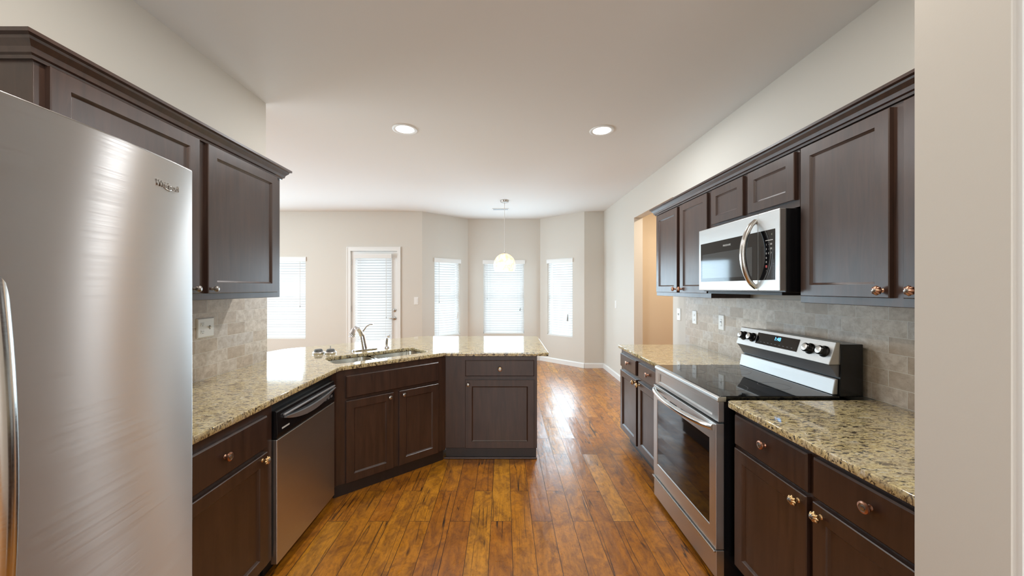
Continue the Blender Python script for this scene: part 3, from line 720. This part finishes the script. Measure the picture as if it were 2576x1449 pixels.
# ------------------------------------------------------------------ range
fr = RIGHT(1.055); R0, R1 = 1.800, 2.548
r = thing('range', 'stainless steel electric range with black glass cooktop on the right', 'stove', fr(2.17, -.33, 0))
obj('oven_body', B(fr, R0+.004, R1-.004, -.665, -.028, .03, .905), 'black', r)
for u in (R0+.05, R1-.05):
    for d in (-.62, -.10):
        bm = bmesh.new(); lathe(bm, fr(u, d, 0), (0, 0, 1), [(.018, 0), (.018, .006), (.010, .008), (.010, .032)], 14); obj('foot', bm, 'black_matte', r)
bm = bmesh.new(); prism(bm, fr, [(-.04, .898), (.002, .898), (.006, .904), (.004, .918), (-.004, .924), (-.04, .924)], R0, R1); 
obj('cooktop_rim', bm, 'steel', r, bev=.002)
ct = obj('cooktop_glass', B(fr, R0+.003, R1-.003, -.60, -.012, .9055, .9265), 'black_glass', r, bev=.003)
ring_m = mat('burner_ring', (.05, .05, .05), .3)
for u, d, rad in ((2.00, -.16, .10), (2.36, -.16, .075), (2.00, -.42, .075), (2.36, -.42, .10)):
    bm = bmesh.new(); lathe(bm, fr(u, d, .9266), (0, 0, 1), [(rad-.002, 0), (rad, 0), (rad, .0002), (rad-.002, .0002), (rad-.002, 0)], 40, cap=False); obj('burner_ring', bm, ring_m, ct)
# front vent panel with an inset rectangle
bm = bmesh.new()
def inset(bm, f, u0, u1, z0, z1, d0, d1, m_u, m_z, dep):
    def rg(a, b, d): return [bm.verts.new(f(u, d, z)) for u, z in ((u0+a, z0+b), (u1-a, z0+b), (u1-a, z1-b), (u0+a, z1-b))]
    R = [rg(0, 0, d0), rg(0, 0, d1), rg(m_u, m_z, d1), rg(m_u+.004, m_z+.004, d1-dep)]
    for a, b in zip(R, R[1:]):
        for i in range(4): bm.faces.new((a[i], a[(i+1) % 4], b[(i+1) % 4], b[i]))
    bm.faces.new(R[0][::-1]); bm.faces.new(R[-1])
inset(bm, fr, R0, R1, .800, .897, -.028, .0, .055, .018, .007); obj('front_panel', bm, 'steel', r, bev=.001)
# oven door
bm = bmesh.new(); inset(bm, fr, R0, R1, .172, .790, -.028, .012, .058, .088, .004)
od = obj('oven_door', bm, 'steel', r, bev=.0015)
obj('door_glass', B(fr, R0+.062, R1-.045, .0085, .0105, .268, .704), 'black_glass', od)
for i in range(4): obj('vent_slot', B(fr, 1.93+.14*i, 2.02+.14*i, .0121, .0128, .742, .748), 'black_matte', od)
bm = bmesh.new(); N = 16
hp = [fr(R0+.025+(R1-R0-.05)*i/N, .020+.048*(1-(2*i/N-1)**2)**.8 if 0 < i < N else .014, .765-.004*(1-(2*i/N-1)**2)) for i in range(N+1)]
tube(bm, hp, .0155, 14, up=(0, 0, 1), flat=1.0); obj('door_handle', bm, 'bright_steel', od, smooth=True)
bm = bmesh.new(); inset(bm, fr, R0, R1, .028, .166, -.028, .010, .001, .001, .0005); obj('storage_drawer', bm, 'steel', r, bev=.002)
bm = bmesh.new(); box(bm, fr, R0, R1, .010, .024, .158, .166); obj('drawer_lip', bm, 'bright_steel', r, bev=.002)
# backguard
def guard(prof, u0, u1): 
    b = bmesh.new(); prism(b, Fr((0, 0, 0), (0, 1, 0), (1, 0, 0)), prof, u0, u1); return b
obj('backguard', guard([(1.665, .92), (1.78, .92), (1.78, 1.18), (1.675, 1.18)], R0+.012, R1-.002), 'black', r, bev=.003)
obj('backguard_trim', guard([(1.636, .9270), (1.664, .9270), (1.666, 1.004), (1.656, 1.008), (1.650, 1.002)], R0+.022, R1-.004), 'soft_steel', r, bev=.004)
obj('backguard_ledge', guard([(1.640, 1.052), (1.622, 1.075), (1.676, 1.08), (1.676, 1.014), (1.662, 1.014)], R0+.024, R1-.004), 'grey', r, bev=.001)
cp = obj('control_panel', guard([(1.616, 1.077), (1.654, 1.190), (1.676, 1.190), (1.676, 1.077)], R0+.020, R1), 'steel', r, bev=.003)
pn = Vector((-.113, 0, .038)).normalized(); pu = Vector((.038, 0, .113)).normalized(); pc = lambda y, t: Vector((1.616, y, 1.077)) + Vector((.038, 0, .113))*t
ft = Fr((0, 0, 0), (0, 1, 0), pn)
def pbox(y0, y1, t0, t1, d0, d1):
    b = bmesh.new(); vs = [b.verts.new(pc(y, t)+pn*d) for t in (t0, t1) for d in (d0, d1) for y in (y0, y1)]
    for k in ((0, 1, 3, 2), (4, 5, 7, 6), (0, 1, 5, 4), (2, 3, 7, 6), (0, 2, 6, 4), (1, 3, 7, 5)): b.faces.new([vs[i] for i in k])
    return b
dsp = obj('display', pbox(2.035, 2.365, .24, .84, -.002, .0025), 'black_glass', cp)
text('display_digits', '1:48', .030, 'digits', dsp, pc(2.19, .66)+pn*.0032, (0, -1, 0), pu, .0003)
for k in range(9): obj('touch_key', pbox(2.065+.031*k, 2.077+.031*k, .36, .38, .0024, .003), 'grey', dsp)
for y in (2.490, 2.405, 1.955, 1.868):
    bm = bmesh.new(); lathe(bm, pc(y, .52), pn, [(.030, .0005), (.029, .006), (.024, .010), (.0235, .030), (.020, .034)], 28)
    kb = obj('burner_knob', bm, 'black', cp, smooth=True)
    bm = bmesh.new(); lathe(bm, pc(y, .52)+pn*.0335, pn, [(.018, 0), (.018, .0015), (.010, .0035), (.002, .004)], 24); obj('knob_cap', bm, 'nickel', kb, smooth=True)

# ------------------------------------------------------------------ microwave
fm = RIGHT(1.42); m0, m1, mz0, mz1 = 1.884, 2.664, 1.445, 1.872
r = thing('microwave', 'stainless steel microwave mounted under the cabinet above the range', 'microwave', fm(2.27, -.2, mz0))
obj('microwave_body', B(fm, m0+.002, m1-.002, -.38, -.034, mz0-.008, mz1), 'black', r, bev=.003)
obj('vent_grille', B(fm, m0+.05, m1-.03, -.33, -.05, mz0-.024, mz0-.008), 'black_matte', r)
dp = obj('microwave_door', B(fm, 2.046, m1, -.034, 0, mz0, mz1), 'microwave_steel', r, bev=.003)
pp = obj('control_panel', B(fm, m0, 2.044, -.034, 0, mz0, mz1), 'microwave_steel', r, bev=.003)
obj('door_frame_glass', B(fm, 2.048, 2.637, -.001, .0012, 1.503, 1.772), 'black_glass', dp)
obj('door_window', B(fm, 2.09, 2.615, .001, .0020, 1.527, 1.695), 'mw_window', dp)
obj('control_glass', B(fm, 1.9156, 2.042, -.001, .0012, 1.503, 1.772), 'black_glass', pp)
text('brand_text', 'FRIGIDAIRE', .016, 'print', dp, fm(2.33, .0016, 1.733), (0, -1, 0), (0, 0, 1), .0002)
text('display_digits', '4', .018, mat('display_print', (.22, .24, .16), .5), pp, fm(1.938, .0016, 1.745), (0, -1, 0), (0, 0, 1), .0002)
obj('print_line', B(fm, 1.93, 1.985, .0011, .0016, 1.7145, 1.718), 'print', pp)
rows = [(1.694, ('1', '-', '88')), (1.670, ('3', '-', '88')), (1.646, ('0', 'C', '7')), (1.622, ('0',)), (1.600, ('0',)), (1.555, ('-',))]
for z, ks in rows:
    for k, s_ in enumerate(ks): text('key_print', s_, .014, 'print', pp, fm(1.978-.018*k, .0016, z), (0, -1, 0), (0, 0, 1), .0002)
obj('stop_key', B(fm, 1.972, 1.984, .0011, .0016, 1.570, 1.583), 'print_red', pp)
bm = bmesh.new(); N = 16
hp = [fm(2.062, .008+.066*(1-(2*i/N-1)**2)**.85 if 0 < i < N else .001, 1.462+(1.838-1.462)*i/N) for i in range(N+1)]
tube(bm, hp, [.013+.004*(1-(2*i/N-1)**2) for i in range(N+1)], 14, up=(0, 1, 0), flat=1.0); obj('door_handle', bm, 'bright_steel', dp, smooth=True)

# ------------------------------------------------------------------ refrigerator
r = thing('refrigerator', 'tall stainless steel side by side refrigerator filling the left foreground', 'refrigerator', (-1.35, .675, 0))
G0, G1, RC, RR = .160, 1.094, .675, 2.5
surf = lambda y: -.895 - (RR - math.sqrt(RR*RR-(y-RC)**2))
obj('fridge_body', B(WORLD, -1.775, -.99, G0+.01, G1-.004, .03, 1.775), mat('grey_fridge_case', (.10, .10, .105), .4), r, bev=.004)
obj('base_grille', B(WORLD, -1.70, -1.00, G0+.02, G1-.02, .0, .075), 'black_matte', r)
def fdoor(y0, y1):
    bm = bmesh.new(); N = 20; f_ = []; 
    ys = [y0+(y1-y0)*i/N for i in range(N+1)]
    prof = [(-.982, ys[0])] + [(surf(y), y) for y in ys] + [(-.982, ys[-1])]
    poly(bm, prof, .08, 1.8125)
    return obj('door', bm, 'fridge_steel', r, smooth=True, bev=.005, seg=3)
d_right = fdoor(.622, G1); d_left = fdoor(G0, .614)
def fhandle(y, par):
    bm = bmesh.new(); N = 18
    pts_ = [(surf(y)-.012+.022*(1-(2*i/N-1)**2), y, .74+.74*i/N) for i in range(N+1)]
    tube(bm, pts_, .012, 14, up=(0, 1, 0), flat=1.35); obj('door_handle', bm, 'bright_steel', par, smooth=True)
fhandle(.650, d_right); fhandle(.585, d_left)
nr = Vector((0, 1, 0)); yb = .995
tdir = Vector((surf(1.03)-surf(.96), .07, 0)).normalized()
text('brand_text', 'Whirlpool', .0235, 'nickel', d_right, (surf(yb)+.0014, yb, 1.737), tdir, (0, 0, 1), .0012, .80)
bm = bmesh.new(); pr = []
for i in range(17):
    a = PI*.95 + (2*PI*.80)*i/16; pr.append(Vector((surf(yb)+.002, yb+.000, 1.733)) + tdir*math.cos(a)*.012 + Vector((0, 0, 1))*math.sin(a)*.0065)
tube(bm, pr, [.0003+.0013*math.sin(PI*i/16) for i in range(17)], 8); obj('brand_swirl', bm, 'bright_steel', d_right, smooth=True)

# ------------------------------------------------------------------ wall plates
def plate(label, f, u, z, w, h, gangs, cat='outlet'):
    r = thing('light_switch' if cat == 'switch' else 'electrical_outlet', label, cat, f(u, 0, z-h/2))
    bm = bmesh.new(); flat_front(bm, f, u-w/2, u+w/2, z-h/2, z+h/2, .0006, .007); obj('cover_plate', bm, 'plate', r)
    n = len(gangs)
    for i, g in enumerate(gangs):
        uc = u + (i-(n-1)/2)*(w/n)*.86
        if g == 'outlet':
            for s in (-1, 1):
                zc = z+s*.022
                bm = bmesh.new(); flat_front(bm, f, uc-.017, uc+.017, zc-.015, zc+.015, .0066, .003); o = obj('receptacle', bm, 'plate', r)
                for du, hh in ((-.006, .008), (.006, .007)): obj('slot', B(f, uc+du-.0012, uc+du+.0012, .0094, .0099, zc-.002, zc-.002+hh), 'slot', o)
                bm = bmesh.new(); lathe(bm, f(uc, .0094, zc-.008), f.d, [(.0025, 0), (.0025, .0005)], 10); obj('ground_hole', bm, 'slot', o)
        elif g == 'gfci':
            bm = bmesh.new(); flat_front(bm, f, uc-.018, uc+.018, z-.036, z+.036, .0066, .003); o = obj('receptacle', bm, 'plate', r)
            for s in (-1, 1):
                for du in (-.006, .006): obj('slot', B(f, uc+du-.0012, uc+du+.0012, .0094, .0099, z+s*.024-.004, z+s*.024+.004), 'slot', o)
            for s in (-1, 1): obj('test_button', B(f, uc-.009, uc+.009, .0094, .0115, z+s*.006-.004, z+s*.006+.004), 'grey' if s > 0 else 'plate', o)
        elif g == 'toggle':
            obj('toggle_slot', B(f, uc-.005, uc+.005, .0066, .0078, z-.012, z+.012), 'slot', r)
            bm = bmesh.new(); prism(bm, f, [(.007, z-.009), (.018, z+.004), (.018, z+.010), (.007, z+.006)], uc-.004, uc+.004); obj('toggle', bm, 'plate', r)
        else:
            bm = bmesh.new(); prism(bm, f, [(.0066, z-.034), (.0125, z-.034), (.0090, z), (.0110, z+.034), (.0066, z+.034)], uc-.017, uc+.017); obj('rocker', bm, 'plate', r)
plate('white double plate with outlet and switch on the left tile backsplash', LEFT(XL+.009), 2.190, 1.2225, .126, .118, ['outlet', 'toggle'])
plate('white outlet on the right backsplash, farther one nearest the doorway', RIGHT(XR-.009), 3.470, 1.182, .078, .130, ['outlet'])
plate('white outlet on the right backsplash, nearer one beside the range', RIGHT(XR-.009), 3.040, 1.173, .080, .130, ['gfci'])
plate('white light switch on the bare wall strip between doorway and right backsplash', RIGHT(XR), 3.800, 1.186, .080, .130, ['toggle'], 'switch')
plate('white light switch on the wall just right of the glazed back door', FAR, -1.60, 1.224, .080, .140, ['rocker'], 'switch')
plate('small white switch plate on the right wall beyond the doorway', RIGHT(XR), 5.95, 1.192, .075, .125, ['rocker'], 'switch')

# ------------------------------------------------------------------ ceiling fittings
def downlight(x, y, label):
    r = thing('recessed_downlight', label, 'ceiling light', (x, y, H), 'recessed ceiling lights')
    bm = bmesh.new(); lathe(bm, (x, y, H-.0005), (0, 0, -1), [(.107, 0), (.105, .006), (.098, .008), (.078, .003), (.076, 0)], 40, cap=False); obj('trim_ring', bm, 'trim', r, smooth=True)
    bm = bmesh.new(); lathe(bm, (x, y, H-.0008), (0, 0, -1), [(.077, 0), (.074, .0035), (.05, .005), (.01, .0055)], 32); obj('lens', bm, 'lens', r, smooth=True)
downlight(-.872, 3.213, 'lit recessed ceiling light, the left of the two, above the sink corner')
downlight(.866, 3.24, 'lit recessed ceiling light, the right of the two, toward the microwave side')
r = thing('pendant_lamp', 'domed mosaic glass pendant lamp hanging in the breakfast bay', 'lamp', (.008, 5.83, 1.72))
px, py = .008, 5.83
bm = bmesh.new(); lathe(bm, (px, py, H-.0005), (0, 0, -1), [(.066, 0), (.066, .018), (.058, .030), (.012, .034)], 32); obj('canopy', bm, 'nickel', r, smooth=True)
bm = bmesh.new(); tube(bm, [(px, py, H-.03), (px, py, 2.04)], .0035, 8); obj('cord', bm, 'cord', r)
bm = bmesh.new(); lathe(bm, (px, py, 2.006), (0, 0, 1), [(.020, 0), (.018, .012), (.009, .018), (.008, .048)], 16); obj('socket_cap', bm, 'nickel', r, smooth=True)
bm = bmesh.new(); pf = []
for i in range(15):
    a = math.radians(4 + i*8.28); pf.append((.1755*math.sin(a), 1.820+.1935*math.cos(a)))
rings_in = [(a-.004, b-.002) for a, b in pf[::-1]]
lathe(bm, (px, py, 0), (0, 0, 1), pf + rings_in, 40, cap=False); obj('lamp_shade', bm, 'mosaic', r, smooth=True)
bm = bmesh.new(); lathe(bm, (px, py, 1.99), (0, 0, -1), [(.013, 0), (.014, .05), (.024, .085), (.029, .110), (.024, .135), (.006, .146)], 20); obj('bulb', bm, 'bulb', r, smooth=True)
pl_ = bpy.data.lights.new('pendant_glow', 'POINT'); pl_.energy = 1.5; pl_.color = (1, .92, .80); pl_.shadow_soft_size = .03
po = bpy.data.objects.new('pendant_glow', pl_); COL.objects.link(po); po.location = (px, py, 1.80)
r = thing('ceiling_vent', 'white slotted air vent in the ceiling behind the pendant cord', 'vent', (-.06, 6.46, H))
bm = bmesh.new()
for a in ((-.205, .085, 6.40, 6.415), (-.205, .085, 6.505, 6.52), (-.205, -.190, 6.415, 6.505), (.07, .085, 6.415, 6.505)): box(bm, WORLD, *a, H-.010, H-.0005)
obj('vent_frame', bm, 'trim', r, bev=.002)
bm = bmesh.new()
for k in range(6):
    y = 6.423+k*.0145
    prism(bm, WORLD, [(y, H-.009), (y+.002, H-.010), (y+.010, H-.002), (y+.008, H-.001)], -.19, .07)
obj('louvers', bm, 'silver', r)
